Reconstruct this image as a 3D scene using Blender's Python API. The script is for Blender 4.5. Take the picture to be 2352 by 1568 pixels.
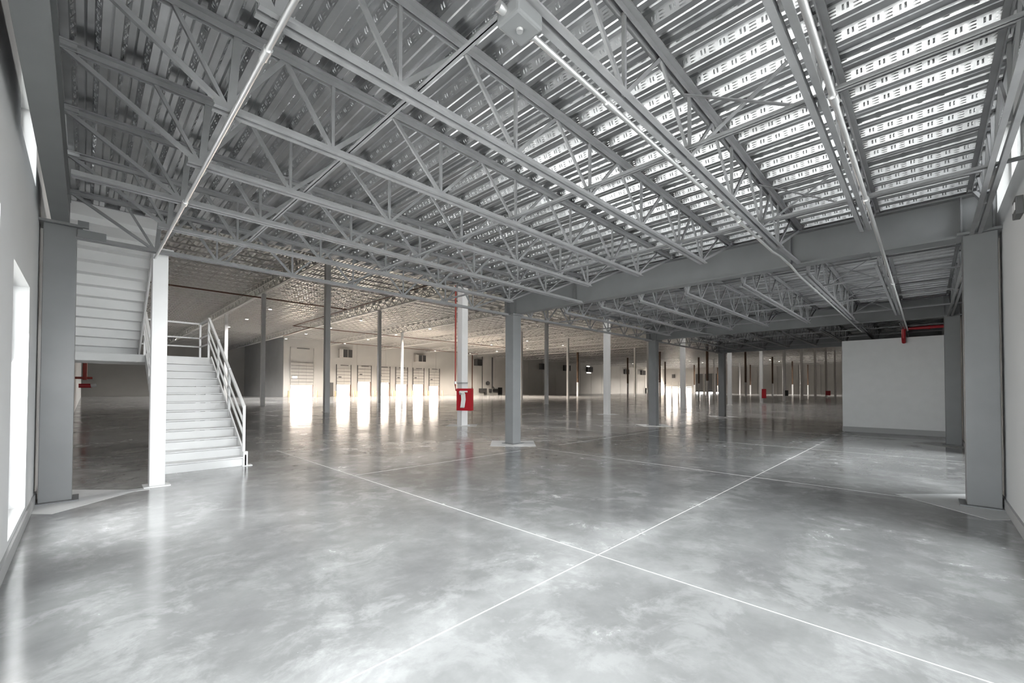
import bpy, math, random
from mathutils import Matrix, Vector
for o in list(bpy.data.objects): bpy.data.objects.remove(o, do_unlink=True)
SC = bpy.context.scene
COL = SC.collection
S = 1.15                    # the plan below is drawn in units of 1.15 m; everything is scaled at the end
random.seed(7)

# ------------------------------------------------------------------ camera
def rot(yaw, pitch, roll):
    cy, sy = math.cos(yaw), math.sin(yaw)
    f = Vector((cy*math.cos(pitch), sy*math.cos(pitch), math.sin(pitch)))
    r = Vector((sy, -cy, 0)); d = f.cross(r)
    c, s = math.cos(roll), math.sin(roll)
    return (c*r + s*d), (-s*r + c*d), f
cam = bpy.data.cameras.new('camera'); camo = bpy.data.objects.new('camera', cam); COL.objects.link(camo)
r_, d_, f_ = rot(.7781, .0174, -.0024)
m = Matrix((r_, -d_, -f_)).transposed().to_4x4(); m.translation = Vector((0, 0, 1.4*S))
camo.matrix_world = m
cam.sensor_width = 36; cam.lens = 36*966.99/2352
cam.shift_y = (876.88-784)/2352; cam.clip_start = .02; cam.clip_end = 800
SC.camera = camo

# ------------------------------------------------------------------ world, sun, daylight
W = bpy.data.worlds.new('world'); SC.world = W; W.use_nodes = True
bg = W.node_tree.nodes['Background']; bg.inputs[0].default_value = (.985, .99, 1, 1); bg.inputs[1].default_value = 4.7
sun = bpy.data.lights.new('sun', 'SUN'); sun.energy = 7; sun.color = (1, .93, .86); sun.angle = math.radians(1.0)
so = bpy.data.objects.new('sun', sun); COL.objects.link(so)
so.rotation_euler = Vector((-.28, 1, .62)).to_track_quat('Z', 'Y').to_euler()
def area(name, loc, size, direction, energy, color=(1, 1, 1), portal=False):
    l = bpy.data.lights.new(name, 'AREA'); l.shape = 'RECTANGLE'; l.size = size[0]*S; l.size_y = size[1]*S
    l.energy = energy; l.color = color
    if portal: l.cycles.is_portal = True
    o = bpy.data.objects.new(name, l); COL.objects.link(o); o.location = Vector(loc)*S
    o.rotation_euler = Vector(direction).to_track_quat('-Z', 'Z').to_euler()
    return o
# portals: guide the sky's light through the openings, add none of their own
area('portal_window_left', (-.62, 1.9, 1.5), (5.2, 2.7), (1, 0, 0), 1, portal=True)
area('portal_window_right', (2.8, -.87, 1.68), (6.1, 3.2), (0, 1, 0), 1, portal=True)
area('portal_door_left', (-.62, 5.95, 1.3), (1.4, 2.3), (1, 0, 0), 1, portal=True)
area('portal_glazing_right', (10.9, -.87, 1.5), (5.4, 2.9), (0, 1, 0), 1, portal=True)
VT = SC.view_settings
VT.view_transform = 'Standard'; VT.look = 'None'; VT.gamma = 1; VT.use_curve_mapping = False
VT.exposure = 1.42
SC.cycles.use_denoising = True
SC.cycles.max_bounces = 9; SC.cycles.diffuse_bounces = 6; SC.cycles.glossy_bounces = 4; SC.cycles.transmission_bounces = 4
SC.cycles.sample_clamp_indirect = 6; SC.cycles.caustics_reflective = False; SC.cycles.caustics_refractive = False
SC.cycles.use_light_tree = True

# ------------------------------------------------------------------ materials
def mat(name, col, rough=.5, metal=0, emit=None, strength=0, noise=0, nscale=3, bump=0, bscale=30, spec=.5):
    m = bpy.data.materials.new(name); m.use_nodes = True; nt = m.node_tree; b = nt.nodes['Principled BSDF']
    b.inputs['Base Color'].default_value = (*col, 1); b.inputs['Roughness'].default_value = rough
    b.inputs['Metallic'].default_value = metal; b.inputs['Specular IOR Level'].default_value = spec
    if emit: b.inputs['Emission Color'].default_value = (*emit, 1); b.inputs['Emission Strength'].default_value = strength
    tc = nt.nodes.new('ShaderNodeTexCoord')
    if noise:
        n = nt.nodes.new('ShaderNodeTexNoise'); n.inputs['Scale'].default_value = nscale; n.inputs['Detail'].default_value = 5
        nt.links.new(tc.outputs['Object'], n.inputs['Vector'])
        mr = nt.nodes.new('ShaderNodeMapRange'); mr.inputs[1].default_value = .3; mr.inputs[2].default_value = .7
        mr.inputs[3].default_value = 1-noise; mr.inputs[4].default_value = 1+noise
        nt.links.new(n.outputs[0], mr.inputs[0])
        mx = nt.nodes.new('ShaderNodeVectorMath'); mx.operation = 'SCALE'; mx.inputs[0].default_value = col
        nt.links.new(mr.outputs[0], mx.inputs['Scale']); nt.links.new(mx.outputs[0], b.inputs['Base Color'])
    if bump:
        n = nt.nodes.new('ShaderNodeTexNoise'); n.inputs['Scale'].default_value = bscale; n.inputs['Detail'].default_value = 3
        nt.links.new(tc.outputs['Object'], n.inputs['Vector'])
        bp = nt.nodes.new('ShaderNodeBump'); bp.inputs['Strength'].default_value = bump; bp.inputs['Distance'].default_value = .01
        nt.links.new(n.outputs[0], bp.inputs['Height']); nt.links.new(bp.outputs[0], b.inputs['Normal'])
    return m
GREY = mat('grey_steel_paint', (.165, .168, .172), .42, noise=.06, nscale=2)
JOIST = mat('joist_primer', (.235, .235, .24), .42, noise=.10, nscale=6)
JOISTL = mat('light_joist_paint', (.70, .69, .67), .5, noise=.05, nscale=2)
WHITE = mat('white_steel_paint', (.78, .78, .78), .38, noise=.02, nscale=4)
WALLP = mat('white_wall_paint', (.66, .66, .66), .8, noise=.03, nscale=.8)
WALLF = mat('warehouse_wall_paint', (.60, .585, .56), .8, noise=.04, nscale=.3)
WALLD = mat('grey_wall_paint', (.52, .52, .52), .8, noise=.05, nscale=.4)
BASEB = mat('grey_baseboard', (.42, .42, .42), .5)
GALV = mat('galvanised_deck', (.50, .503, .51), .30, metal=.92, noise=.16, nscale=2.2, bump=.15, bscale=14)
ROOF = mat('roof_deck_paint', (.66, .65, .63), .34, metal=.8, noise=.08, nscale=1)
COND = mat('galvanised_conduit', (.66, .66, .66), .36, metal=.85)
RED = mat('red_enamel', (.42, .012, .022), .35)
REDP = mat('red_pipe_paint', (.34, .04, .03), .4)
OXIDE = mat('brown_red_oxide_pipe', (.12, .055, .03), .5)
OXCOL = mat('brown_primer_column', (.11, .065, .04), .6, noise=.15, nscale=2)
GATE = mat('grey_gate_panel', (.13, .13, .13), .6)
DARK = mat('dark_louver', (.035, .035, .035), .6)
CHAR = mat('charcoal_metal', (.09, .09, .09), .5)
BLK = mat('black_enamel', (.012, .012, .012), .4)
HOSE = mat('white_hose_canvas', (.78, .78, .76), .8, bump=.6, bscale=60)
DOORP = mat('dock_door_panel', (.58, .56, .53), .5, noise=.03)
FRAMEB = mat('brown_door_frame', (.30, .15, .10), .6)
YELL = mat('cream_guard_post', (.75, .55, .33), .5)
LAMP = mat('lamp_lens', (.9, .9, .9), .4, emit=(1, .95, .86), strength=6)
SLAB = mat('concrete_topping', (.35, .35, .35), .8)
GROUND = mat('outside_paving', (.58, .575, .565), .9, noise=.05, nscale=.2)
FILL = mat('white_joint_filler', (.78, .78, .77), .55, noise=.12, nscale=9)
PATCH = mat('pale_grout', (.58, .58, .58), .5, noise=.08, nscale=3)
gl = bpy.data.materials.new('clear_glass'); gl.use_nodes = True; nt = gl.node_tree
for n in list(nt.nodes): nt.nodes.remove(n)
out = nt.nodes.new('ShaderNodeOutputMaterial'); mx = nt.nodes.new('ShaderNodeMixShader')
tr = nt.nodes.new('ShaderNodeBsdfTransparent'); gs = nt.nodes.new('ShaderNodeBsdfGlossy'); gs.inputs['Roughness'].default_value = .02
fr = nt.nodes.new('ShaderNodeFresnel'); fr.inputs[0].default_value = 1.25
tr.inputs[0].default_value = (.95, .97, .97, 1)
nt.links.new(fr.outputs[0], mx.inputs[0]); nt.links.new(tr.outputs[0], mx.inputs[1]); nt.links.new(gs.outputs[0], mx.inputs[2]); nt.links.new(mx.outputs[0], out.inputs[0])
GLASS = gl

# polished concrete: mottling, whitish scuffs, and the pale dust that lies along the two main joints
def concrete():
    m = bpy.data.materials.new('polished_concrete'); m.use_nodes = True; nt = m.node_tree; L = nt.links
    b = nt.nodes['Principled BSDF']; tc = nt.nodes.new('ShaderNodeTexCoord')
    def N(t, **k):
        n = nt.nodes.new(t)
        for a, v in k.items(): setattr(n, a, v)
        return n
    def noise(scale, detail=6, rough=.6, src=None, dist=0):
        n = N('ShaderNodeTexNoise'); n.inputs['Scale'].default_value = scale; n.inputs['Detail'].default_value = detail
        n.inputs['Roughness'].default_value = rough; n.inputs['Distortion'].default_value = dist
        L.new(src or tc.outputs['Object'], n.inputs['Vector']); return n.outputs[0]
    def rng(x, a, b_, c, d):
        n = N('ShaderNodeMapRange'); L.new(x, n.inputs[0])
        for i, v in enumerate((a, b_, c, d)): n.inputs[i+1].default_value = v
        return n.outputs[0]
    def mth(op, x, y=None):
        n = N('ShaderNodeMath', operation=op)
        for i, v in enumerate((x, y)):
            if v is None: continue
            if isinstance(v, (int, float)): n.inputs[i].default_value = v
            else: L.new(v, n.inputs[i])
        return n.outputs[0]
    mott = rng(noise(.55, 7, .62), .35, .66, .0, 1.)
    fine = rng(noise(3.2, 6, .65), .3, .7, 0., 1.)
    scuf = rng(noise(1.9, 9, .74, dist=.5), .50, .68, 0., 1.)
    where = rng(noise(.28, 3), .42, .60, 0., 1.)
    sepb = N('ShaderNodeSeparateXYZ'); L.new(tc.outputs['Object'], sepb.inputs[0])
    for bx, by, br in ((4.2, 3.6, .9), (9.6, 5.6, 1.6), (7.2, 5.9, 1.0), (1.0, 2.55, .8), (2.4, 2.3, .7), (5.3, .85, .7), (5.6, 5.6, .8), (2.1, 1.2, .7)):
        dx = mth('SUBTRACT', sepb.outputs[0], bx*S); dy = mth('SUBTRACT', sepb.outputs[1], by*S)
        dd = mth('SQRT', mth('ADD', mth('MULTIPLY', dx, dx), mth('MULTIPLY', dy, dy)))
        where = mth('MAXIMUM', where, rng(dd, br*S, .2*S, 0., 1.))
    specks = rng(noise(26, 2, .5), .76, .80, 0., 1.)
    sep = N('ShaderNodeSeparateXYZ'); L.new(tc.outputs['Object'], sep.inputs[0])
    soft = noise(2.6, 5, .6)
    def dust(coord, c0, width):
        d = mth('ABSOLUTE', mth('SUBTRACT', coord, c0*S))
        w = mth('ADD', d, mth('MULTIPLY', mth('SUBTRACT', soft, .5), .50))
        return rng(w, width, -.12, 0., 1.)
    dj = mth('MAXIMUM', dust(sep.outputs[1], 2.03, .50), mth('MULTIPLY', dust(sep.outputs[0], 3.10, .34), rng(sep.outputs[1], 7.0*S, 11.5*S, 1., 0.)))
    dj = mth('MULTIPLY', mth('POWER', dj, 1.25), mth('ADD', .45, mth('MULTIPLY', mott, .55)))
    v = mth('ADD', .185, mth('MULTIPLY', mott, .105))
    patch = rng(noise(2.1, 8, .68, dist=.35), .50, .60, 0., 1.); area_ = rng(noise(.4, 2), .40, .58, .15, 1.)
    v = mth('ADD', v, mth('MULTIPLY', mth('MULTIPLY', patch, area_), .10))
    v = mth('ADD', v, mth('MULTIPLY', fine, .05))
    v = mth('ADD', v, mth('MULTIPLY', mth('MULTIPLY', scuf, where), .12))
    v = mth('ADD', v, mth('MULTIPLY', dj, .20))
    v = mth('ADD', v, mth('MULTIPLY', specks, .15))
    cmb = N('ShaderNodeCombineColor')
    L.new(v, cmb.inputs[0]); L.new(mth('MULTIPLY', v, 1.0), cmb.inputs[1]); L.new(mth('MULTIPLY', v, 1.0), cmb.inputs[2])
    L.new(cmb.outputs[0], b.inputs['Base Color'])
    r = mth('ADD', .105, mth('MULTIPLY', mott, .07)); r = mth('ADD', r, mth('MULTIPLY', mth('MAXIMUM', dj, mth('MULTIPLY', scuf, where)), .20))
    L.new(r, b.inputs['Roughness'])
    b.inputs['Specular IOR Level'].default_value = .5
    bp = N('ShaderNodeBump'); bp.inputs['Strength'].default_value = .10; bp.inputs['Distance'].default_value = .01
    L.new(noise(1.7, 5, .55), bp.inputs['Height']); L.new(bp.outputs[0], b.inputs['Normal'])
    return m
CONC = concrete()

# ------------------------------------------------------------------ mesh helpers
class M:
    def __init__(s): s.v = []; s.f = []; s.smooth = False
    def box(s, x0, y0, z0, x1, y1, z1):
        n = len(s.v)
        s.v += [(x0,y0,z0),(x1,y0,z0),(x1,y1,z0),(x0,y1,z0),(x0,y0,z1),(x1,y0,z1),(x1,y1,z1),(x0,y1,z1)]
        s.f += [tuple(n+i for i in q) for q in ((3,2,1,0),(4,5,6,7),(0,1,5,4),(1,2,6,5),(2,3,7,6),(3,0,4,7))]
        return s
    def bar(s, a, b, w, h=None, up=(0, 0, 1)):
        a = Vector(a); b = Vector(b); h = h or w; d = (b-a).normalized(); u = Vector(up)
        if abs(d.dot(u)) > .98: u = Vector((0, 1, 0))
        r = d.cross(u).normalized(); u = r.cross(d).normalized(); n = len(s.v)
        for p in (a, b):
            for i, j in ((-1,-1),(1,-1),(1,1),(-1,1)): s.v.append(tuple(p+r*(i*w/2)+u*(j*h/2)))
        s.f += [tuple(n+i for i in q) for q in ((0,1,2,3),(7,6,5,4),(0,4,5,1),(1,5,6,2),(2,6,7,3),(3,7,4,0))]
        return s
    def tube(s, pts, r, n=10):
        pts = [Vector(p) for p in pts]; b0 = len(s.v); s.smooth = True
        for i, p in enumerate(pts):
            d = (pts[min(i+1, len(pts)-1)]-pts[max(i-1, 0)]).normalized()
            u = Vector((0, 0, 1)) if abs(d.z) < .9 else Vector((1, 0, 0))
            a = d.cross(u).normalized(); c = a.cross(d).normalized()
            for k in range(n):
                t = 2*math.pi*k/n; s.v.append(tuple(p+a*(r*math.cos(t))+c*(r*math.sin(t))))
        for i in range(len(pts)-1):
            for k in range(n):
                k2 = (k+1) % n; s.f.append((b0+i*n+k, b0+i*n+k2, b0+(i+1)*n+k2, b0+(i+1)*n+k))
        s.f.append(tuple(b0+k for k in range(n))[::-1]); s.f.append(tuple(b0+(len(pts)-1)*n+k for k in range(n)))
        return s
    def lathe(s, c, prof, n=16):
        b0 = len(s.v); s.smooth = True
        for r, z in prof:
            for k in range(n):
                t = 2*math.pi*k/n; s.v.append((c[0]+r*math.cos(t), c[1]+r*math.sin(t), c[2]+z))
        for i in range(len(prof)-1):
            for k in range(n):
                k2 = (k+1) % n; s.f.append((b0+i*n+k, b0+i*n+k2, b0+(i+1)*n+k2, b0+(i+1)*n+k))
        s.f.append(tuple(b0+k for k in range(n))[::-1]); s.f.append(tuple(b0+(len(prof)-1)*n+k for k in range(n)))
        return s
    def prism(s, poly, axis, a, b):
        """extrude a polygon of 2-D points along an axis: 'x' (y,z), 'y' (x,z), 'z' (x,y)"""
        n = len(s.v); k = len(poly)
        for t in (a, b):
            for p, q in poly: s.v.append({'x': (t, p, q), 'y': (p, t, q), 'z': (p, q, t)}[axis])
        s.f.append(tuple(range(n, n+k))); s.f.append(tuple(range(n+k, n+2*k))[::-1])
        for i in range(k): s.f.append((n+i, n+(i+1) % k, n+k+(i+1) % k, n+k+i))
        return s
    def mesh(s, name, material, bevel=0):
        me = bpy.data.meshes.new(name); me.from_pydata(s.v, [], s.f); me.update()
        import bmesh
        bm = bmesh.new(); bm.from_mesh(me); bmesh.ops.recalc_face_normals(bm, faces=bm.faces)
        if bevel: bmesh.ops.bevel(bm, geom=[e for e in bm.edges], offset=bevel, segments=2, affect='EDGES', profile=.6)
        if s.smooth:
            for f in bm.faces: f.smooth = len(f.verts) <= 4
        bm.to_mesh(me); bm.free(); me.materials.append(material)
        if s.smooth:
            try: me.set_sharp_from_angle(angle=math.radians(40))
            except Exception: pass
        return me
    def obj(s, name, material, parent=None, kind=None, loc=None, bevel=0):
        return put(name, s.mesh(name, material, bevel), parent, kind, loc)
def put(name, me, parent=None, kind=None, loc=None):
    o = bpy.data.objects.new(name, me); COL.objects.link(o)
    if parent: o.parent = parent
    if kind: o['kind'] = kind
    if loc: o.location = loc
    return o
def struct(name, mb, material, bevel=0): return mb.obj(name, material, kind='structure', bevel=bevel)
def tag(o, label, cat, group=None):
    o['label'] = label; o['category'] = cat
    if group: o['group'] = group
    return o
def thing(name, label, cat, loc=(0, 0, 0), group=None, rz=0):
    o = bpy.data.objects.new(name, None); o.empty_display_size = .2; COL.objects.link(o); o.location = loc; o.rotation_euler = (0, 0, rz)
    return tag(o, label, cat, group)
def copy_tree(o, parent=None):
    c = o.copy(); COL.objects.link(c)
    if parent: c.parent = parent
    for ch in KIDS.get(o.name, []): copy_tree(ch, c)
    return c
KIDS = {}
def index_kids(root):
    ks = [o for o in bpy.data.objects if o.parent == root]; KIDS[root.name] = ks
    for k in ks: index_kids(k)
def nth(n):
    tens = {2: 'twent', 3: 'thirt', 4: 'fort', 5: 'fift'}
    if n <= 16: return ORD[n-1]
    if n < 20: return ['seventeenth', 'eighteenth', 'nineteenth'][n-17]
    return tens[n//10]+('ieth' if n % 10 == 0 else 'y-'+ORD[n % 10-1])
ORD = ['first','second','third','fourth','fifth','sixth','seventh','eighth','ninth','tenth','eleventh','twelfth','thirteenth','fourteenth','fifteenth','sixteenth']

# ------------------------------------------------------------------ floor and outside ground
XF, YD, YB, XC, ZR = 170., 78., 103., 23.7, 10.3
LX, RY = -.417, -.652                 # inner faces of the left and right walls
fl = struct('floor', M().box(LX-.3, RY-.3, -.25, XF+.3, YB+.3, 0), CONC)
g = struct('ground', M().box(-90, -90, -.40, 260, 200, -.26), GROUND)
def strip(x0, y0, x1, y1): M().box(x0, y0, 0, x1, y1, .0015).obj('joint_filler', FILL, fl)
wj = .0035
strip(LX+.02, 2.0-wj, 18.15, 2.0+wj); strip(3.07-wj, RY+.02, 3.07+wj, 10.5)
for x in (7.56, 12.1, 16.6): strip(x-.003, RY+.02, x+.003, 6.6 if x < 8 else 11.5)
strip(3.1, 6.62-.004, 7.0, 6.62+.004); strip(8.4, 6.62-.004, 24, 6.62+.004)
def diamond(cx, cy, r):
    M().prism([(cx-r, cy), (cx, cy-r), (cx+r, cy), (cx, cy+r)], 'z', 0, .0022).obj('column_grout_diamond', PATCH, fl)

# ------------------------------------------------------------------ walls
def wall_with_holes(name, axis, a, b, u0, u1, z1, holes, material):
    """axis 'x': wall in the plane x=a..b running along y (u); holes (u0,u1,z0,z1)"""
    mb = M()
    def bx(p, q, z0, zz):
        if q-p < 1e-4 or zz-z0 < 1e-4: return
        if axis == 'x': mb.box(a, p, z0, b, q, zz)
        else: mb.box(p, a, z0, q, b, zz)
    us = sorted({u0, u1, *[h[0] for h in holes], *[h[1] for h in holes]})
    for p, q in zip(us, us[1:]):
        z = 0
        for h in sorted([h for h in holes if h[0] < q-1e-6 and h[1] > p+1e-6], key=lambda h: h[2]):
            bx(p, q, z, h[2]); z = h[3]
        bx(p, q, z, z1)
    return struct(name, mb, material)
wl = wall_with_holes('wall_left', 'x', LX-.2, LX, RY, YB, ZR+.22, [(-.4, 4.45, .15, 2.65), (5.25, 6.66, .17, 2.45), (5.5, 7.1, 3.66, 4.5)], WALLP)
wr = wall_with_holes('wall_right', 'y', RY-.2, RY, LX-.2, XF, ZR+.22, [(-.2, 5.8, .10, 3.25), (8.2, 13.6, .05, 3.0), (4.9, 8.0, 3.62, 4.7), (9.6, 14.6, 3.9, 4.5)], WALLP)
docks = [(24.83, 28.58)]+[(32.75+4.07*i, 35.4+4.07*i) for i in range(6)]
wd = wall_with_holes('wall_dock', 'y', YD, YD+.35, XC, XF, ZR+.22, [(a, b, 0, 3.2 if i else 4.6) for i, (a, b) in enumerate(docks)]+[(98+5*i, 101+5*i, 0, 2.8) for i in range(0)], WALLF)
wa = struct('wall_alcove', M().box(XC, YD+.35, 0, XC+.3, YB, ZR+.22), WALLD)
wb = struct('wall_back', M().box(LX-.2, YB, 0, XC+.3, YB+.3, ZR+.22), WALLF)
fdocks = [(77.4-2.8*i-2.1, 77.4-2.8*i) for i in range(4)]
gates = [(54.4, 57.6), (58.8, 61.6), (62.4, 65.2)]
wf = wall_with_holes('wall_far', 'x', XF, XF+.3, RY, YD+.35, ZR+.22, [(a, b, 0, 2.6) for a, b in fdocks]+[(a, b, 0, .5) for a, b in gates], WALLF)
# pilaster strips on the far wall and shallow panel joints on the dock wall
for k in range(9):
    y = 50-6.2*k
    M().box(XF-.35, y-.35, 0, XF, y+.35, ZR-.6).obj('pilaster', WALLF, wf)
for k in range(22):
    x = 30.6+6.1*k
    if x < XF-2: M().box(x-.06, YD-.05, 0, x+.06, YD, ZR-.4).obj('panel_joint_cover', WALLF, wd)
for nm, mb in (('baseboard_right', M().box(LX+.02, RY, 0, 8.18, RY+.02, .12).box(13.62, RY, 0, 18.1, RY+.02, .12)),
               ('baseboard_left', M().box(LX, RY+.03, 0, LX+.02, 20, .12)), ):
    struct(nm, mb, BASEB)
# daylight standing in the dock openings
for i, (a, b) in enumerate(docks):
    area('dock_daylight', ((a+b)/2, YD+.30, 1.25 if i else 1.1), (b-a-.1, 2.4 if i else 2.1), (0, -1, .12), 280 if i else 380, (1, .80, .62))
for a, b in fdocks+gates:
    area('far_dock_daylight', (XF+.25, (a+b)/2, 1.25 if (a, b) in fdocks else .3), (b-a, 2.4 if (a, b) in fdocks else .45), (-1, 0, .12), 1000 if (a, b) in fdocks else 500, (1, .88, .76))
area('door_daylight', (LX-.22, 5.95, 1.35), (1.3, 2.1), (1, 0, -.35), 75)
# glazing
def glazing(name, axis, c, u0, u1, z0, z1, nu, nz=1):
    fr = M(); t = .035
    def bx(p, q, a, b, d=.04):
        if axis == 'x': fr.box(c-d, p, a, c+d, q, b)
        else: fr.box(p, c-d, a, q, c+d, b)
    bx(u0, u1, z0, z0+t); bx(u0, u1, z1-t, z1)
    for i in range(nu+1):
        u = u0+(u1-u0)*i/nu; bx(max(u0, u-t/2), min(u1, u+t/2), z0, z1)
    for j in range(1, nz):
        z = z0+(z1-z0)*j/nz; bx(u0, u1, z-t/2, z+t/2)
    w = fr.obj(name, WHITE, kind='structure')
    for i in range(nu):
        for j in range(nz):
            a = u0+(u1-u0)*i/nu+.02; b = u0+(u1-u0)*(i+1)/nu-.02; p = z0+(z1-z0)*j/nz+.02; q = z0+(z1-z0)*(j+1)/nz-.02
            pb = M()
            if axis == 'x': pb.box(c-.004, a, p, c+.004, b, q)
            else: pb.box(a, c-.004, p, b, c+.004, q)
            pb.obj('pane', GLASS, w)
glazing('window_1', 'x', LX-.16, -.4, 4.45, .15, 2.65, 4, 2)
glazing('door_1', 'x', LX-.16, 5.25, 6.66, .17, 2.45, 1, 1)
glazing('window_2', 'x', LX-.16, 5.5, 7.1, 3.66, 4.5, 1, 1)
glazing('window_3', 'y', RY-.16, -.2, 5.8, .10, 3.25, 4, 2)
glazing('window_4', 'y', RY-.16, 8.2, 13.6, .05, 3.0, 4, 1)
glazing('window_5', 'y', RY-.16, 4.9, 8.0, 3.62, 4.7, 2, 1)
glazing('window_6', 'y', RY-.16, 9.6, 14.6, 3.9, 4.5, 4, 1)

# ------------------------------------------------------------------ warehouse roof
def ribbed(x0, x1, y0, y1, z, pitch, h, shift=0., lap=0):
    mb = M(); v = mb.v; n = int(round((x1-x0)/pitch)); pr = []
    for i in range(n):
        x = x0+i*pitch
        pr += [(x, z), (x+pitch*.42, z), (x+pitch*.56, z+h), (x+pitch*.86, z+h)]
    pr.append((x0+n*pitch, z))
    for x, zz in pr: v += [(x, y0, zz), (x, y1, zz)]
    for i in range(len(pr)-1): mb.f.append((2*i, 2*i+1, 2*i+3, 2*i+2))
    return mb
ce = struct('ceiling', M().box(LX-.2, RY-.2, ZR+.22, XF+.3, YB+.3, ZR+.4), ROOF)
n = 0
bays = [-.35]+[10.3+10.37*i for i in range(16)]
for i in range(16):
    ribbed(bays[i], bays[i+1], RY, YD if bays[i] > XC else YB, ZR, .345 if i > 4 else .2594, .09).obj('roof_deck_sheet', ROOF, ce)

# girders over the column rows (run along y), one truss per column line
def roof_girder(x, y0, y1, z0=9.25, z1=9.98):
    t = thing('roof_girder', '', 'girder', (x, y0, 0), 'joist girders under the warehouse roof')
    L = y1-y0
    M().box(-.13, 0, z0, -.02, L, z0+.09).box(.02, 0, z0, .13, L, z0+.09).obj('bottom_chord', JOISTL, t)
    M().box(-.09, 0, z1-.07, -.02, L, z1).box(.02, 0, z1-.07, .09, L, z1).obj('top_chord', JOISTL, t)
    mb = M(); k = int(L/1.31)
    for q in range(k):
        a = L*q/k; b = L*(q+.5)/k; c = L*(q+1)/k
        mb.bar((0, a, z1-.06), (0, b, z0+.05), .075).bar((0, b, z0+.05), (0, c, z1-.06), .075).bar((0, b, z0+.05), (0, b, z1-.05), .035)
    o = mb.obj('web_members', JOISTL, t); o['kind'] = 'stuff'
    return t
for i in range(15):
    x = 10.3+10.37*i
    g_ = roof_girder(x, 12.85 if x < 172 else 0, (YB if x < XC else YD)-.3)
    g_['label'] = f'pale open-web roof girder over the {ORD[i]} line of columns from the left'
# roof joists: span x between girders
def roof_joist_mesh(L):
    mb = M(); z0, z1 = 9.86, ZR-.005; e = .75
    mb.box(e, -.06, z0, L-e, -.012, z0+.045).box(e, .012, z0, L-e, .06, z0+.045)
    mb.box(.0, -.045, z1-.035, L, -.012, z1).box(.0, .012, z1-.035, L, .045, z1)
    n = 9
    for q in range(n):
        a = e+(L-2*e)*q/n; b = e+(L-2*e)*(q+.5)/n; c = e+(L-2*e)*(q+1)/n
        mb.bar((a, 0, z0+.02), (b, 0, z1-.02), .032).bar((b, 0, z1-.02), (c, 0, z0+.02), .032)
    mb.bar((0.05, 0, z1-.03), (e, 0, z0+.02), .025).bar((L-.05, 0, z1-.03), (L-e, 0, z0+.02), .025)
    mb.box(0, -.06, 9.98, .14, .06, z1-.03).box(L-.14, -.06, 9.98, L, .06, z1-.03)
    return mb
rj = roof_joist_mesh(10.3).mesh('roof_joist', JOISTL)
cnt = 0
for i in range(6):
    x0 = [-.05]+[10.335+10.37*k for k in range(8)]
    for j in range(48):
        y = 14.1+1.31*j
        if y > YD-.6: break
        o = put('roof_joist', rj, loc=(x0[i] if i else -.03, y, 0))
        tag(o, f'pale warehouse roof joist, {nth(j+1)} out from the mezzanine edge, {nth(i+1)} bay from the left wall', 'joist', 'roof joists of the warehouse'); cnt += 1
mb = M(); base = roof_joist_mesh(10.3)
def add_joists(x, y):
    n = len(mb.v); mb.v.extend((a+x, b+y, c) for a, b, c in base.v); mb.f.extend(tuple(n+q for q in f) for f in base.f)
for i in range(6, 16):
    for j in range(48):
        y = 14.1+1.31*j
        if y < YD-.6: add_joists(10.335+10.37*(i-1), y)
for i in range(2):
    for j in range(18): add_joists(-.03 if i == 0 else 10.335, 79.2+1.31*j)
tag(mb.obj('distant_roof_joists', JOISTL, kind='stuff'), 'rows of pale roof joists in the far depth of the warehouse', 'joists')

# ------------------------------------------------------------------ warehouse columns
def column(x, y, w, h, material, name, label, group=None, two=None, cap=True, bw=.0):
    t = thing(name, label, 'column', (x, y, 0), group)
    a = w/2
    if two:
        M().box(-a, -a, .02, a, a, two).obj('lower_shaft', material, t); u = M().box(-a-.005, -a-.005, two, a+.005, a+.005, h).obj('upper_shaft', OXCOL, t)
        u['label'] = 'brown primed upper length of the column'
    else: M().box(-a, -a, .015, a, a, h).obj('shaft', material, t, bevel=.008)
    M().box(-a-.06, -a-.06, 0, a+.06, a+.06, .016).obj('base_plate', material, t)
    if cap: M().box(-a-.05, -a-.05, h, a+.05, a+.05, h+.03).obj('cap_plate', material, t)
    return t
wrow = []
for i in range(10):
    t = column(10.3+10.37*i, 12.85, .29, 9.2, WHITE, 'steel_column', f'tall white steel column, {ORD[i]} in the line behind the grey columns'
               if i else 'tall white steel column carrying the red hose cabinet', 'white columns beside the mezzanine')
    wrow.append(t)
for j in range(1, 4):
    for i in range(0, 15):
        far = i >= 5 and (i+j) % 2
        column(10.3+10.37*i, 12.85+13.1*j, .29, 9.2, WHITE, 'steel_column',
               f'slim pale warehouse column, {ORD[i]} from the left in the {ORD[j-1]} row beyond the white cabinet column',
               'warehouse columns in the back rows', two=(2.9 if far else None))
for i in range(10, 15):
    column(10.3+10.37*i, 12.85, .29, 9.2, WHITE, 'steel_column', f'faint far white column, {ORD[i]} in the line behind the grey columns', 'white columns beside the mezzanine')
for x in (10.3, 20.67): diamond(x, 12.85, .8)

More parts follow.
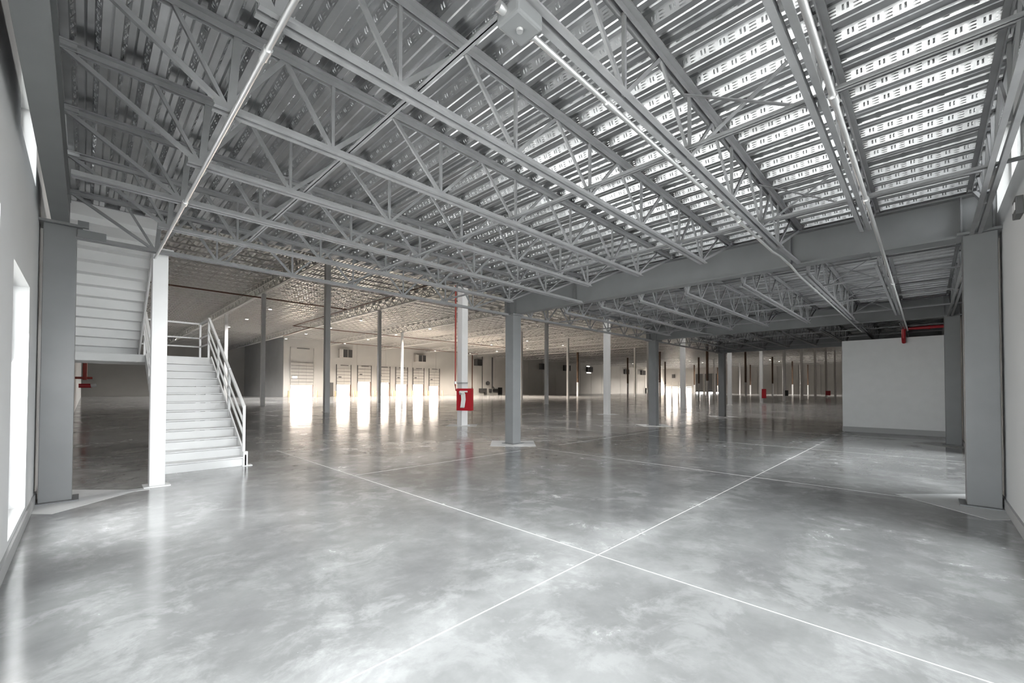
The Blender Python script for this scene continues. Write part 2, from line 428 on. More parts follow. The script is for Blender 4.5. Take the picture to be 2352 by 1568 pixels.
# ------------------------------------------------------------------ mezzanine: columns, girders
GX = [-.237, 7.79, 15.68, 23.45]
zt = 3.845                                   # top of girders
names = ['beside the doorway at the left', 'on a pale floor diamond in mid floor', 'second beyond the floor diamond', 'third, dark, near the far partition']
for i, x in enumerate(GX):
    y = 7.64 if i else 7.745
    zb = 3.33 if i else 3.45
    t = column(x, y, .285, zb-.03, GREY, 'grey_column', 'grey square steel column '+names[i], 'grey mezzanine columns')
    diamond(x, y, .80)
nr = ['', 'close at the right edge beside the wall', 'behind the right edge column, next to the white partition', 'hidden by the partition at the right wall']
for i, x in enumerate(GX):
    if i == 0: continue
    t = column(x-.10 if i == 1 else x-.02, -.475, .285, 3.30, GREY, 'grey_column', 'grey square steel column '+nr[i], 'grey mezzanine columns')
    if i < 3: diamond(x-.1, -.475, .80)
gl_ = ['grey steel beam along the left wall above the doorway', 'deep grey steel girder crossing above the middle of the room',
       'second deep grey girder, beyond the nearest one', 'darkest far girder above the partition']
for i, x in enumerate(GX):
    t = thing('steel_girder', gl_[i], 'girder', (x, 0, 0), 'mezzanine girders')
    zb = 3.33 if i else 3.45
    y0, y1 = RY+.03, 7.95; hw = .105 if i else .078
    M().box(-hw, y0, zb, hw, y1, zb+.022).obj('bottom_flange', GREY, t)
    M().box(-hw, y0, zt-.022, hw, y1, zt).obj('top_flange', GREY, t)
    M().box(-.012, y0, zb+.022, .012, y1, zt-.022).obj('web_plate', GREY, t)
    for ys in ((5.63, 1.5, 7.52, 7.78, -.33, -.6) if i else (7.62, 7.86)):
        M().box(-hw+.005, ys-.008, zb+.022, -.012, ys+.008, zt-.022).box(.012, ys-.008, zb+.022, hw-.005, ys+.008, zt-.022).obj('stiffener', GREY, t)
    if i: M().box(-hw-.03, RY+.04, zb-.02, hw+.03, .55, zb).obj('cover_plate', GREY, t)

# ------------------------------------------------------------------ mezzanine joists
JY = [-.44, .50, 1.385, 2.37, 3.40, 4.40, 5.40, 6.42, 7.64]
ZB, ZT = 3.29, 3.89
def joist_proto(L, s0, e, ext=False):
    """steel bar joist spanning x=0..L"""
    t = thing('bar_joist', '', 'joist')
    z0, z1 = ZB, ZT; e1 = L-e
    def chord(a, b, z, up, w):
        k = 1 if up else -1; q = .012
        mb = M()
        for sgn in (-1, 1):
            y0, y1 = sorted((sgn*.015, sgn*w)); mb.box(a, y0, *( (z,) if up else (z-q,) ), b, y1, (z+q) if up else z)
            y0, y1 = sorted((sgn*.015, sgn*.024)); mb.box(a, y0, z+q if up else z-.052, b, y1, z+.052 if up else z-q)
        return mb
    chord(s0-.08 if not ext else .12, e1+.08 if not ext else L-.13, z0, True, .052).obj('bottom_chord', JOIST, t)
    chord(.0, L, z1, False, .062).obj('top_chord', JOIST, t)
    nodes = [s0+.72+1.062*i for i in range(5)]
    nodes = [s0]+nodes+[e1]
    tops = [(nodes[i]+nodes[i+1])/2 for i in range(len(nodes)-1)]
    zb, ztp = z0+.03, z1-.03
    def web(a, b, w, nm='web_diagonal', m=JOIST):
        M().bar(a, b, w[0], w[1], up=(0, 1, 0)).obj(nm, m, t)
    web((.08, 0, ztp), (s0, 0, zb), (.034, .034)); web((L-.08, 0, ztp), (e1, 0, zb), (.034, .034))
    web((s0*.55+.1, 0, ztp), (s0, 0, zb), (.026, .026)); web((L-e*.45, 0, ztp), (e1, 0, zb), (.022, .022))
    for i, tx in enumerate(tops):
        h = .036 if i < 2 or i > len(tops)-3 else .028
        web((nodes[i], 0, zb), (tx, 0, ztp), (h, .018)); web((tx, 0, ztp), (nodes[i+1], 0, zb), (h, .018))
    for i, nx in enumerate(nodes):
        if 0 < i: web((nx, 0, zb), (nx, 0, ztp), (.024, .024), 'web_vertical')
        else: web((nx+.02, 0, zb), (nx+.06, 0, ztp), (.05, .02), 'web_vertical')
    for x in (.0, L-.16): M().box(x, -.055, zt, x+.16, .055, z1-.012).obj('bearing_seat', JOIST, t)
    index_kids(t)
    return t
spans = [(GX[0]+.0, GX[1]), (GX[1], GX[2]), (GX[2], GX[3])]
where = ['near', 'middle', 'far']
for b, (xa, xb) in enumerate(spans):
    L = xb-xa-.01
    s0 = .89 if b == 0 else .66
    p = joist_proto(L, s0, 1.36); pe = joist_proto(L, s0, 1.36, ext=True)
    for k, y in enumerate(JY):
        src = pe if k in (0, 8) or (b == 0 and k == 6) else p
        o = src if ((k == 1 and src is p) or (k == 0 and src is pe)) else copy_tree(src)
        o.location = (xa+.005, y, 0)
        pos = 'hard against the right wall' if k == 0 else ('on the line of grey columns' if k == 8 else f'{ORD[k-1]} in from the joist at the right wall')
        o['label'] = f'grey steel bar joist, {where[b]} bay, {pos}'; o['group'] = 'mezzanine bar joists'

# ------------------------------------------------------------------ mezzanine deck
PIT = .265; RIB = .068; ZD = ZT+.001
dk = thing('mezzanine_deck', 'galvanised ribbed metal deck lying on the grey joists', 'deck', (0, 0, 0))
def deck_sheet(x0, nr, y0, y1, last=False):
    mb = M(); pr = []
    for i in range(nr):
        x = x0+i*PIT
        pr += [(x, ZD), (x+.044, ZD), (x+.052, ZD+.009), (x+.060, ZD), (x+.105, ZD), (x+.140, ZD+RIB), (x+.178, ZD+RIB), (x+.186, ZD+RIB-.009), (x+.194, ZD+RIB), (x+.230, ZD+RIB)]
    pr.append((x0+nr*PIT, ZD))
    for x, z in pr: mb.v += [(x, y0, z), (x, y1, z)]
    for i in range(len(pr)-1): mb.f.append((2*i, 2*i+1, 2*i+3, 2*i+2))
    # side lap: the edge of the next sheet stands up in the flute
    mb.box(x0+nr*PIT-.045, y0, ZD+.001, x0+nr*PIT-.041, y1, ZD+.04)
    return mb.obj('deck_sheet', GALV, dk)
x = GX[0]+.02; k = 0
while x < GX[3]+.1:
    for y0, y1 in ((-.505, 3.41), (3.415, 8.02)): deck_sheet(x, 4, y0, y1)
    x += 4*PIT; k += 1
XE = x
# stamped embossments on the rib webs, near and middle bays (real relief, joined)
mb = M()
def pip(x, z, y, dx, dy, dz, sg):
    """small raised lozenge on the inclined web; sg=-1 web facing -x ; (x,z) its height on the web"""
    n = len(mb.v); o = .004*sg
    mb.v += [(x, y-dy, z), (x, y+dy, z), (x+dx, y+dy, z+dz), (x+dx, y-dy, z+dz), (x+dx/2+o*1.6, y, z+dz/2-abs(o)*.9)]
    mb.f += [(n, n+1, n+4), (n+1, n+2, n+4), (n+2, n+3, n+4), (n+3, n, n+4)]
xr = GX[0]+.02
while xr < GX[2]:
    for (xa, xb, sg, za, zb) in ((xr+.105, xr+.140, 1, ZD, ZD+RIB), (xr+.230, xr+.265, -1, ZD+RIB, ZD)):
        if sg == 1 and xr > GX[1]: continue
        y = RY+.1
        while y < 8.0:
            lx, hx = (xa, xb); dzt = zb-za
            for fr_ in (.22, .48, .74):
                pip(lx+(hx-lx)*fr_-.0006*sg, za+dzt*fr_, y+.035, (hx-lx)*.12, .024, dzt*.12, sg)
            for q in (.085, .11): pip(lx+(hx-lx)*.28, za+dzt*.28, y+q, (hx-lx)*.44, .006, dzt*.44, sg)
            y += .135
    xr += PIT
em = mb.obj('embossments', GALV, dk, kind='stuff')
# concrete topping and edge pour stop
M().box(GX[0]-.05, -.52, ZD+RIB+.004, XE, 8.06, ZD+RIB+.09).obj('concrete_topping', SLAB, dk)
M().box(GX[0]-.05, 8.02, ZD, XE, 8.05, ZD+RIB+.09).obj('edge_plate', JOIST, dk)

# bridging: angles across the joists (along y) at bottom and top chord level, crossed braces between two joists
def bridging(x, z, y0, y1, label, w=.022):
    t = M().box(x-w, y0, z, x+w, y1, z+.006).box(x-.004, y0, z, x+.004, y1, z+.03).obj('bridging_angle', JOIST)
    tag(t, label, 'brace', 'bridging angles across the joists')
for b, (xa, xb) in enumerate(spans):
    xs = (1.5, 3.4, 5.5) if b == 0 else (xa+1.9, xa+3.9, xa+5.9)
    for q, x in enumerate(xs):
        bridging(x, ZB+.053, RY+.04, 7.62, f'lower bridging angle crossing the joists of the {where[b]} bay, {ORD[q]} from the left')
    for q, x in enumerate([4.25, 6.9] if b == 0 else [xa+2.4, xa+5.2]):
        bridging(x, ZT-.085, RY+.04, 7.62, f'upper bridging angle just under the deck of the {where[b]} bay, {ORD[q]} from the left', .016)
    for q, x in enumerate([3.46, 5.6] if b == 0 else [xa+1.95, xa+3.95, xa+5.95]):
        t = thing('cross_brace', f'crossed steel braces between two joists of the {where[b]} bay, {ORD[q]} pair from the left', 'brace', (x, 0, 0), 'crossed braces between joists')
        M().bar((0, .52, ZB+.03), (0, 1.40, ZT-.05), .04, .008).obj('brace_bar', JOIST, t)
        M().bar((.03, 1.40, ZB+.03), (.03, .52, ZT-.05), .04, .008).obj('brace_bar', JOIST, t)
# kickers from joist ends down to the girder flange
for b, gx in ((0, GX[1]), (1, GX[2])):
    for y, lab in ((1.385, 'third joist from the right'), (5.40, 'joist two in from the column line'))[:1+b]:
        t = M().bar((gx-1.28, y, ZB+.02), (gx-.10, y, 3.355), .05, .03).obj('kicker_angle', JOIST)
        tag(t, f'flat kicker angle tying the {lab} to the {"near" if b == 0 else "second"} girder', 'brace', 'kicker angles')
# bracket on the left column
t = thing('column_bracket', 'grey plate bracket on the column beside the doorway, under the stairs landing', 'bracket', (-.09, 7.6, 3.30))
M().box(0, -.03, 0, .26, .03, .10).obj('lower_plate', GREY, t); M().box(0, -.03, .13, .10, .03, .21).obj('upper_plate', GREY, t)

# ------------------------------------------------------------------ conduits
def conduit(pts, r, label, couplings=(), material=COND):
    t = thing('conduit', label, 'conduit', (0, 0, 0))
    M().tube(pts, r).obj('tube', material, t)
    for a, b in couplings: M().tube([a, b], r*1.45).obj('coupling', material, t)
    return t
conduit([(.68, RY+.05, 3.262), (.68, 7.86, 3.262)], .017, 'bright galvanised conduit running along the left under the joist ends', [((.68, y-.05, 3.262), (.68, y+.05, 3.262)) for y in (2.6, 5.3)])
conduit([(1.62, 1.465, 3.266), (6.5, 1.465, 3.266), (6.9, 1.465, 3.30), (7.5, 1.465, 3.305), (8.2, 1.465, 3.262), (17.4, 1.465, 3.262)], .016,
        'bright galvanised conduit under the third joist, leaving the ceiling box', [((x-.05, 1.465, 3.265), (x+.05, 1.465, 3.265)) for x in (2.4, 5.1, 9.6)])
conduit([(.3, .40, 3.24), (17.75, .40, 3.24)], .018, 'galvanised conduit beneath the second joist, reaching the red pipe', [((x-.05, .40, 3.24), (x+.05, .40, 3.24)) for x in (3.3, 5.3, 9.8)])
t = thing('junction_box', 'grey round-cornered junction box under the third joist at the picture top', 'box', (1.5, 1.43, 3.195))
M().box(-.09, -.075, 0, .09, .075, .085).obj('housing', GREY, t, bevel=.014)
M().lathe((0, 0, -.012), [(.0, 0), (.016, 0), (.018, .012)], 12).obj('knockout', COND, t)
M().tube([(.09, .035, .07), (.14, .035, .07)], .024).obj('connector', COND, t)
M().tube([(-.09, .02, .05), (-.13, .02, .05)], .024).obj('connector', COND, t)

# ------------------------------------------------------------------ stairs
st = thing('staircase', 'white steel stair with open rail turning at a landing, left', 'staircase', (0, 0, 0))
X0, X1, Y0, RI, TR, NS = .91, 2.07, 8.87, .163, .2515, 13
def SY(i): return Y0+i*TR
for i in range(NS):
    z = (i+1)*RI if i else RI
    y = SY(i)
    M().box(X0+.02, y, z-RI+.001, X1-.02, y+.010, z-.031).obj('riser', WHITE, st)
    if i < NS-1: M().box(X0+.02, y-.030, z-.022, X1-.02, y+TR+.012, z).obj('tread', WHITE, st)
LZ = NS*RI
YL0, YL1 = SY(NS-1), 13.3
sl = math.hypot(TR, RI)
for x in (X0, X1-.012):
    M().prism([(Y0-.06, 0), (Y0-.06, .205), (Y0+.0, .215), (YL0, LZ+.03), (YL0, LZ-.26), (Y0+.24, 0)], 'x', x-.006, x+.018).obj('stringer', WHITE, st)
M().box(-.38, YL0, LZ-.025, X1+.01, YL1, LZ).obj('landing_plate', WHITE, st)
M().box(-.38, YL0+.011, LZ-.16, X1-.03, YL0+.022, LZ-.025).box(-.38, YL1-.012, LZ-.16, X1+.01, YL1, LZ-.025).box(X1, YL0, LZ-.16, X1+.012, YL1, LZ-.025).obj('landing_fascia', WHITE, st)
for x, y in ((X1-.05, YL1-.08), (X1-.05, YL0+.1), (-.3, YL1-.08)):
    M().box(x-.05, y-.05, 0, x+.05, y+.05, LZ-.16).obj('landing_post', WHITE, st)
# railings of the lower flight
RW = .040
def rail_z(y): return .0+RI+(y-Y0)*(RI/TR)
for x, side in ((X1-.01, 'right'), (X0+.0, 'left')):
    ya, yb = Y0+.06, YL0+.30
    ys = [ya, Y0+1.22, Y0+2.26, yb]
    for q, y in enumerate(ys):
        zb = rail_z(y)-(.12 if q in (1, 2) else .0); ztop = rail_z(y)+.86 if q < 3 else LZ+.95
        if q == 0: zb = .20
        if q == 3: zb = LZ; y = yb
        M().box(x-RW/2, y-RW/2, zb, x+RW/2, y+RW/2, ztop).obj('rail_post', WHITE, st)
    for dz, w in ((.86, .046), (.56, .030), (.34, .030)):
        M().bar((x, ya, rail_z(ya)+dz), (x, yb, LZ+dz+.09), w).obj('handrail' if dz > .8 else 'mid_rail', WHITE, st)
M().box(X1-.04, Y0-.06, 0, X1+.03, Y0+.02, .26).obj('newel_foot', WHITE, st)
M().box(X1-.06, Y0-.09, 0, X1+.10, Y0+.05, .012).obj('foot_plate', WHITE, st)
# landing guard rails
yc = YL1-.05
M().box(X1-.01-RW/2, yc-RW/2, LZ, X1-.01+RW/2, yc+RW/2, LZ+.95).obj('rail_post', WHITE, st)
M().box(-.3-RW/2, yc-RW/2, LZ, -.3+RW/2, yc+RW/2, LZ+.95).obj('rail_post', WHITE, st)
for dz, w in ((.93, .044), (.56, .032), (.34, .032)):
    M().bar((X1-.01, YL0+.30, LZ+dz), (X1-.01, yc, LZ+dz), w).bar((X1-.01, yc, LZ+dz), (-.3, yc, LZ+dz), w).obj('landing_rail', WHITE, st)
# upper flight, seen from beneath: rises back towards the mezzanine
UX0, UX1 = -.37, .815; YU = 12.30; NU = 11
for i in range(NU):
    z = LZ+i*RI; y = YU-i*TR*1.0
    M().box(UX0+.02, y-.010, z-.0, UX1-.02, y, z+RI+.0).obj('riser', WHITE, st)
    M().box(UX0+.02, y-TR-.012, z+RI-.018, UX1-.02, y-.010, z+RI).obj('tread', WHITE, st)
for x in (UX0, UX1-.012):
    ye = YU-NU*TR
    M().prism([(YU+.05, LZ-.16), (YU+.05, LZ+.16), (ye, LZ+NU*RI+.16), (ye, LZ+NU*RI-.12), (YU-.12, LZ-.10)], 'x', x-.006, x+.02).obj('stringer', WHITE, st)
ye = YU-NU*TR
M().box(UX0, 8.07, LZ+NU*RI-.03, UX1, ye, LZ+NU*RI-.005).obj('top_landing_plate', WHITE, st)
for p_ in (ye, 8.62): M().box(UX0, p_-.02, LZ+NU*RI-.12, UX1, p_, LZ+NU*RI-.03).obj('top_landing_rib', WHITE, st)
M().box(UX0, YU-.02, LZ-.16, UX1, YU+.0, LZ+.0).obj('landing_front_fascia', WHITE, st)
# white stair post with capital under the conduit
t = column(.745, 7.93, .175, 3.38, WHITE, 'stair_column', 'bright white square column standing just before the stair', None)
M().box(.35, 7.68, 0, .66, 7.86, .004).obj('floor_plate', PATCH, t, loc=(-.745, -7.93, 0))

# ------------------------------------------------------------------ partition room on the right
pr = thing('partition_room', 'white plasterboard box room with grey base strip, against the right wall', 'partition', (0, 0, 0))
M().box(18.2, RY+.005, 0, 18.32, 2.06, 3.07).obj('front_panel', WHITE, pr)
M().box(18.32, 1.94, 0, 23.1, 2.06, 3.07).obj('side_panel', WHITE, pr)
M().box(18.32, RY+.005, 2.97, 23.1, 1.94, 3.07).obj('roof_panel', WHITE, pr)
M().box(18.175, RY+.02, 0, 18.2, 2.07, .17).obj('base_strip', BASEB, pr)
# red sprinkler pipe over it
t = thing('sprinkler_pipe', 'bright red sprinkler pipe with elbow above the white partition', 'pipe', (0, 0, 0))
M().tube([(17.82, .50, 3.30), (17.82, RY+.06, 3.30)], .045, 12).obj('tube', RED, t)
M().tube([(17.82, .50, 3.365), (17.82, .50, 3.02), (18.0, .50, 2.9)], .05, 12).obj('elbow', RED, t)
M().tube([(17.82, .50, 3.02), (18.19, .50, 3.0)], .045, 12).obj('drop_nipple', RED, t)
for y in (.42, -.05): M().tube([(17.82, y, 3.30), (17.82, y-.05, 3.30)], .058, 12).obj('collar', RED, t)

# ------------------------------------------------------------------ hose cabinet on the first white column
def hose_cabinet(x, y, z0, z1, w, label, hose=True):
    t = thing('hose_cabinet', label, 'cabinet', (x, y, z0)); h = z1-z0; d = .2
    M().box(-d, -w/2, 0, 0, w/2, h).obj('case', RED, t, bevel=.01)
    f = .09
    if hose:
        M().box(-d-.02, -w/2, 0, -d, -w/2+f, h).box(-d-.02, w/2-f, 0, -d, w/2, h).box(-d-.02, -w/2+f, 0, -d, w/2-f, f).box(-d-.02, -w/2+f, h-f, -d, w/2-f, h).obj('door_frame', RED, t)
        # folded hose: two hanging loops gathered at a shut-off valve
        mb = M(); c = -d-.045
        for q, yy in enumerate((-.10, -.06, -.02, .02)):
            mb.tube([(c, yy+.09, h*.84), (c-.01, yy+.04, h*.74), (c, yy+.03, h*.50), (c-.01, yy+.05, h*.30), (c, yy+.07, h*.17), (c+.01, yy+.09, h*.15)], .030, 8)
        mb.tube([(c, -.17, h*.86), (c, .15, h*.86)], .030, 8)
        mb.obj('folded_hose', HOSE, t)
        M().tube([(c-.01, .16, h*.86), (c-.02, .12, h*.72)], .022, 8).obj('nozzle', COND, t)
    return t
t = hose_cabinet(10.13, 12.40, .60, 1.425, .60, 'red fire hose cabinet with folded white hose on the white column')
t.rotation_euler = (0, 0, math.radians(22))
cl = thing('riser_pipe', 'thin red riser pipe strapped to the left of the cabinet column', 'pipe', (0, 0, 0))
M().tube([(10.09, 13.03, 9.1), (10.09, 13.03, 1.55), (10.02, 12.9, 1.36), (10.04, 12.72, 1.30)], .028).obj('tube', REDP, cl)
M().box(10.13, 12.68, 1.62, 10.15, 13.05, 1.66).box(10.14, 12.68, 1.62, 10.46, 12.70, 1.66).obj('strap', COND, cl)
M().tube([(10.09, 13.03, 1.70), (10.09, 13.03, 1.60)], .045).obj('collar', COND, cl)
tag(M().box(0, -.2, 0, .18, .2, 1.0).obj('hose_cabinet', RED, loc=(51.45, 12.54, .5), bevel=.01), 'small red cabinet on the right of a far white column', 'cabinet')
tag(M().box(0, -.17, 0, .15, .17, .7).obj('equipment_box', BLK, loc=(61.855, 12.56, .65), bevel=.01), 'small black box on the right of a far white column', 'box')
tag(M().box(0, -.35, 0, .2, .35, .8).obj('hose_cabinet', RED, loc=(92.91, 12.55, .45), bevel=.01), 'tiny dark red cabinet low on the farthest right column', 'cabinet')

# ------------------------------------------------------------------ overhead pipes in the warehouse
def pipe(pts, label, r=.05, material=OXIDE):
    t = thing('overhead_pipe', label, 'pipe', (0, 0, 0), 'sprinkler pipes under the warehouse roof')
    M().tube(pts, r, 8).obj('tube', material, t)
    a, b = Vector(pts[0]), Vector(pts[-1]); n = max(2, int((b-a).length/5))
    for q in range(n):
        p = a+(b-a)*((q+.5)/n); M().bar(p, (p.x, p.y, ZR+.221), .012).obj('hanger_rod', JOISTL, t)
pipe([(LX+.05, 39.8, 9.05), (17.62, 39.8, 9.05)], 'long rust brown pipe crossing the warehouse above the stair rail', .055)
pipe([(17.68, 14, 9.05), (17.68, 54.85, 9.05)], 'rust brown main pipe running away behind the third column')
pipe([(17.75, 54.85, 9.05), (56, 54.85, 9.05)], 'rust brown branch pipe crossing before the dock doors')
pipe([(19.7, 55.0, 9.05), (20.1, 66.4, 9.05)], 'short brown pipe ending near the dark alcove')
pipe([(27.6, 69.5, 9.05), (60, 69.5, 9.05)], 'farthest brown branch pipe close above the dock doors')
# red standpipe on the left wall under the stair
t = thing('standpipe', 'red standpipe with valve on the left wall, seen under the stair', 'pipe', (-.30, 36.0, 0))
M().tube([(.30, 0, 2.95+1.2), (.30, 0, 1.9)], .10).obj('tube', REDP, t)
M().tube([(-.112, 0, 2.02), (.62, 0, 2.02)], .07).obj('cross_arm', REDP, t)
M().tube([(.04, -.1, 1.55), (.62, -.1, 1.55)], .13).obj('valve_body', RED, t); M().tube([(.55, -.15, 1.55), (.80, -.15, 1.6)], .12).obj('hose_cap', WHITE, t)

# ------------------------------------------------------------------ dock doors
def dock_door(a, b, zb, zt_, ztrack, rows, cols, label, rise=None):
    w = b-a; t = thing('dock_door', label, 'door', (a, YD-.02, 0), 'sectional dock doors')
    h = (zt_-zb)/rows
    for r in range(rows):
        s_ = M()
        for c in range(cols):
            x0 = w*c/cols+.05; x1 = w*(c+1)/cols-.05; s_.box(x0, -.16, zb+r*h+.06, x1, -.12, zb+(r+1)*h-.06)
        s_.box(0, -.12, zb+r*h+.03, w, -.06, zb+(r+1)*h-.03)
        p = s_.obj('section_panel', DOORP, t)
    M().box(.0, -.10, zb, w, -.07, zt_).obj('joint_backing', CHAR, t)
    if w > 3:
        M().box(.25, -.17, zb+h*2+.1, 1.0, -.155, zb+h*2+.42).obj('vision_lite', GLOW_W, t)
    else: M().box(.3, -.175, zb+h*2+.12, .85, -.16, zb+h*2+.32).obj('lift_handle', CHAR, t)
    for x in (-.10, w+.02): M().box(x, -.2, 0, x+.08, -.05, ztrack).obj('track', CHAR if w < 3 else DOORP, t)
    M().tube([(.25*w, -.25, ztrack-.15), (.80*w, -.25, ztrack-.15)], .06).obj('spring_shaft', CHAR, t)
    M().box(w-.14, -.05, 0, w-.0, .0, max(2.6, zb)).box(.0, -.05, max(2.35, zb-.15), w, .0, max(2.35, zb-.15)+.12).obj('dock_seal', FRAMEB, t)
    return t
GLOW_W = mat('glowing_lite', (.85, .85, .85), .1, emit=(1, .97, .92), strength=2.5)  # opaque and self-lit: daylight through pane and slits is put in as glow
dock_door(24.83, 28.58, 2.0, 6.0, 8.6, 7, 3, 'large half-raised drive-in door with six-row panel, leftmost of the dock doors')
for i in range(6):
    zb = [2.15, 2.75, 2.65, 2.3, 2.35, 2.05][i]
    dock_door(32.75+4.07*i, 35.4+4.07*i, zb, zb+3.1, 5.95, 5, 2, f'half-raised sectional dock door, {ORD[i]} to the right of the large drive-in door')
k = 0
for i, (a, b) in enumerate(docks):
    for x in (a-.55, b+.35):
        t = thing('guard_post', f'low pale guard post {"left" if x < a else "right"} of the {"large drive-in door" if i == 0 else ORD[i-1]+" small dock door"}', 'bollard', (x, YD-.9, 0), 'guard posts by the dock doors')
        M().box(-.09, -.09, 0, .09, .09, 1.0).obj('post', YELL, t); M().box(-.11, -.11, 1.0, .11, .11, 1.04).obj('cap', DOORP, t)
# electrical conduits beside the doors
# wall coolers (high box with dark grille)
def cooler(x0, x1, z0, z1, label, dark=False):
    t = thing('wall_cooler', label, 'ventilator', (x0, YD, z0), 'box ventilators high on the dock wall'); w = x1-x0; h = z1-z0
    M().box(0, -.7, 0, w*.97, -.001, h).obj('housing', CHAR if dark else DOORP, t)
    M().box(w*.28, -.76, h*.06, w*.96, -.70, h*.94).obj('grille_panel', DARK if dark else CHAR, t)
    for q in range(6): M().box(w*.30, -.80, h*(.10+.14*q), w*.94, -.76, h*(.13+.14*q)).obj('louver_blade', DARK, t)
    M().box(w*.60, -.81, h*.06, w*.63, -.70, h*.94).obj('mullion', DOORP if not dark else DARK, t)
cooler(33.0, 35.5, 7.2, 8.85, 'pale box ventilator with dark grille above the second dock door')
cooler(49.3, 51.9, 7.2, 8.75, 'pale box ventilator with dark grille above the sixth dock door')
cooler(66.0, 68.2, 7.1, 8.65, 'grey box ventilator left of the electrical conduits', True)
for q, (x, lab) in enumerate(((90.0, 'nearest the pale tall column'), (101.0, 'second along'), (113.0, 'with bright slits above and below'), (136.5, 'fourth along'), (149.0, 'last before the lit corner'))):
    cooler(x, x+3.0, 7.0, 8.7, 'black box ventilator on the shaded far wall, '+lab, True)
t = thing('light_slit', 'pair of bright daylight slits above and below a black ventilator', 'light', (113.4, YD-.03, 0))
M().box(0, -.02, 8.75, 1.6, 0, 8.95).obj('slit', GLOW_W, t); M().box(0, -.02, 6.7, 2.3, 0, 6.9).obj('slit', GLOW_W, t)  # glowing strips on the solid wall stand in for daylight
t = thing('electrical_panels', 'grey electrical boxes with two tall conduits on the dock wall', 'panel', (68.6, YD, 0))
M().tube([(0, -.12, 9.4), (0, -.12, 1.6)], .10, 8).obj('riser_conduit', CHAR, t); M().tube([(3.35, -.14, 9.4), (3.35, -.14, 1.6)], .17, 8).obj('riser_conduit', CHAR, t)
M().tube([(3.4, -.14, 2.2), (4.0, -.14, 1.6)], .12, 8).obj('riser_conduit', CHAR, t)
M().box(-1.0, -.4, .65, 1.3, 0, 1.6).obj('panel_box', CHAR, t); M().box(.7, -.4, .05, 1.3, 0, .65).obj('panel_leg', CHAR, t)
M().box(2.3, -.4, .6, 3.0, 0, 1.5).obj('panel_box', CHAR, t); M().box(3.6, -.4, .75, 5.2, 0, 1.5).obj('panel_box', DARK, t)
M().lathe((1.7, -.3, 2.9), [(.1, -.45), (.5, -.3), (.55, .2), (.2, .5)], 12).obj('fan_head', CHAR, t)
tag(M().box(0, -.6, 0, 1.0, -.02, 1.85).obj('cabinet', BLK, loc=(74.0, YD, 0), bevel=.03), 'black upright cabinet against the dock wall right of the panels', 'cabinet')
tag(M().box(0, -.6, 0, 1.1, -.02, 2.0).obj('cabinet', BLK, loc=(153.0, YD, 0), bevel=.03), 'tiny black upright cabinet near the far lit corner', 'cabinet')
tag(M().tube([(65.4, YD-.12, 9.6), (65.4, YD-.12, .4)], .12, 8).obj('wall_pipe', OXIDE), 'brown vertical pipe on the dock wall beside the cabinet column', 'pipe')
tag(M().box(0, -.5, 0, 1.0, -.02, 2.5).obj('cabinet', CHAR, loc=(31.0, YD, .05), bevel=.03), 'grey upright cabinet on the wall behind the third column', 'cabinet')
# sliding dark partition doors in the alcove back wall
tag(M().box(12.4, YB-.14, 0, 20.4, YB-.02, 7.6).obj('sliding_door', WALLD), 'wide mid grey sliding door in the dark back corner', 'door')
tag(M().box(21.2, YB-.3, 0, 21.9, YB-.02, 7.6).obj('door_rail_post', WALLF), 'pale vertical post beside the grey sliding door', 'post')

# far wall: little dock doors and grey gates over bright gaps
for i, (a, b) in enumerate(fdocks):
    t = thing('dock_door', f'tiny lit dock door on the far wall, {ORD[i]} from the corner', 'door', (XF, a, 0), 'far dock doors')
    for r in range(4): M().box(-.12, .03, 2.0+r*.6, -.04, b-a-.03, 2.55+r*.6).obj('section_panel', DOORP, t)
    for y in (-.08, b-a): M().box(-.15, y, 0, -.05, y+.08, 4.5).obj('track', DOORP, t)
for i, (a, b) in enumerate(gates):
    t = thing('gate_panel', f'tall grey gate over a bright floor gap, far wall, {ORD[i]} from the right', 'door', (XF, a, 0), 'grey gates on the far wall')
    M().box(-.30, 0, .5, -.10, b-a, 7.6).obj('leaf', GATE, t); M().box(-.32, -.12, .0, -.08, -.02, 7.8).obj('jamb', DOORP, t)
for q, (y, z) in enumerate(((73.5, 6.2), (69.5, 6.3))):
    tag(M().box(-.5, 0, 0, -.01, 1.2, 1.5).obj('wall_cooler', CHAR, loc=(XF, y, z)), f'tiny grey ventilator above the far dock doors, {ORD[q]} from the corner', 'ventilator')

# ------------------------------------------------------------------ high-bay lamps, and added fill lamps
lens = M().lathe((0, 0, 9.62), [(.15, .0), (.16, .02)], 14).mesh('lens', LAMP)
hous = M().lathe((0, 0, 9.64), [(.18, .0), (.20, .05), (.12, .10), (.10, .24), (.02, .26)], 14).mesh('housing', JOISTL)
rod = M().bar((0, 0, 9.88), (0, 0, ZR+.221), .012).mesh('hanger', JOISTL)
for i in range(6):
    for j in range(3, 7):
        x = 13.4+9.87*i; y = 21.6+8.97*j
        if y > YD-1.5: continue
        t = thing('highbay_lamp', f'small round high-bay lamp, {ORD[j]} row beyond the mezzanine, {ORD[i]} from the left', 'lamp', (x, y, 0), 'high-bay lamps under the warehouse roof')
        put('lens', lens, t); put('housing', hous, t); put('hanger', rod, t)
for i in (0,):  # extra lamp, added to lift the back corner
    t = thing('highbay_lamp', 'added fill lamp alone in the dark back corner bay', 'lamp', (9.5, 86, 0), 'high-bay lamps under the warehouse roof')
    put('lens', lens, t); put('housing', hous, t); put('hanger', rod, t)
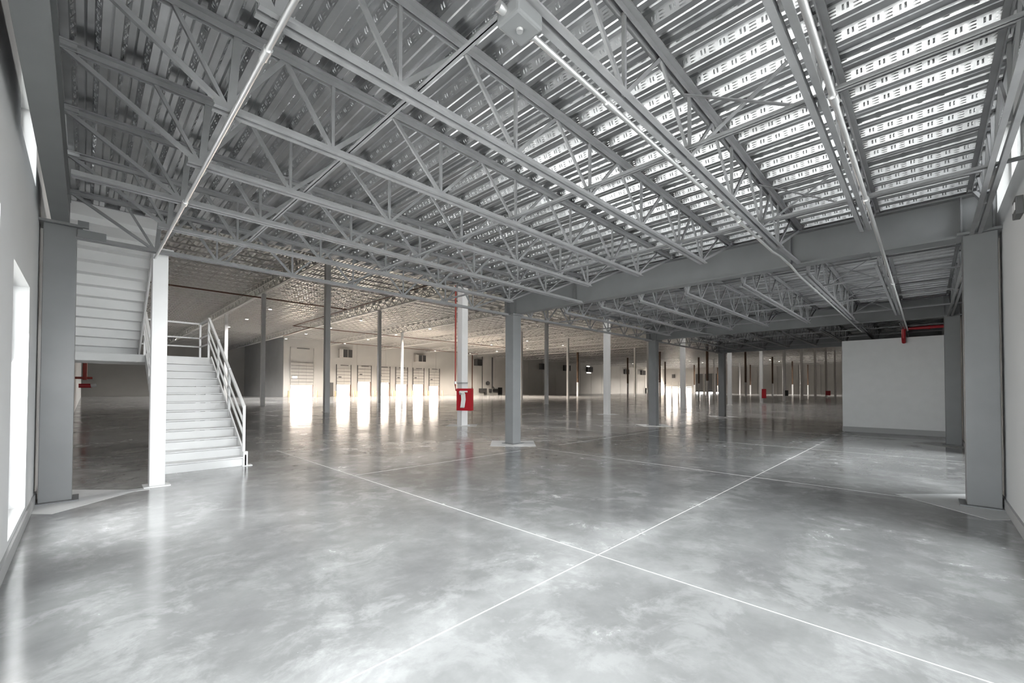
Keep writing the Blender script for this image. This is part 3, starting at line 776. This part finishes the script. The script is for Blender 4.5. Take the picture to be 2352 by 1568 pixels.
for i in (11, 12, 13, 14):  # extra lamps, added to brighten the far wall
    for j in (-1, 1, 3, 5):
        t = thing('highbay_lamp', f'added fill lamp in the far right depth, {nth(i+1)} from the left, {"nearest" if j < 0 else ORD[(j+1)//2]} row', 'lamp', (13.4+9.87*i, 21.6+8.97*j, 0), 'high-bay lamps under the warehouse roof')
        put('lens', lens, t); put('housing', hous, t); put('hanger', rod, t)
for i in range(5):  # extra lamps out of view, added to light the white columns
    t = thing('highbay_lamp', f'added fill lamp above the mezzanine edge, hidden behind the deck, {ORD[i]} from the left', 'lamp', (5+10.2*i, 9.7, 0), 'high-bay lamps under the warehouse roof')
    put('lens', lens, t); put('housing', hous, t); put('hanger', rod, t)
def lampset(xs, ys, energy, color):
    for x in xs:
        for y in ys:
            l = bpy.data.lights.new('lamp_light', 'SPOT'); l.energy = energy; l.color = color; l.shadow_soft_size = .22*S; l.spot_size = math.radians(150); l.spot_blend = .6
            o = bpy.data.objects.new('lamp_light', l); COL.objects.link(o); o.location = (x*S, y*S, 9.60*S)
lampset([13.4+9.87*i for i in range(2)], [48.5, 66.5], 5500, (1, .97, .93))
lampset([9.5], [86], 3500, (1, .97, .93))  # fill from the added back corner lamp
lampset([13.4+9.87*i for i in (2, 3, 4, 5)], [48.5, 57.5, 66.5], 5000, (1, .88, .75))
lampset([13.4+9.87*i for i in (11, 12, 13, 14)], [12.63, 30.6, 48.5, 66.5], 3000, (1, .93, .85))  # fill from the lamps added near the far wall
lampset([5, 15.2, 25.4, 35.6, 45.8], [9.7], 800, (1, .98, .95))  # fill for the white columns, from the added hidden row

# small fittings on the near walls
t = thing('wall_box', 'small grey wall box high on the right wall at the picture edge', 'box', (6.02, RY, 3.03))
M().box(0, 0, 0, .22, .05, .17).obj('housing', CHAR, t, bevel=.006); M().box(.03, .05, .05, .16, .056, .12).obj('lens', WHITE, t)

# ------------------------------------------------------------------ scale the plan to metres
done = set()
for o in SC.objects:
    if o.type == 'MESH' and o.data.name not in done:
        done.add(o.data.name); o.data.transform(Matrix.Scale(S, 4))
    if o.type in ('MESH', 'EMPTY'): o.location = o.location*S
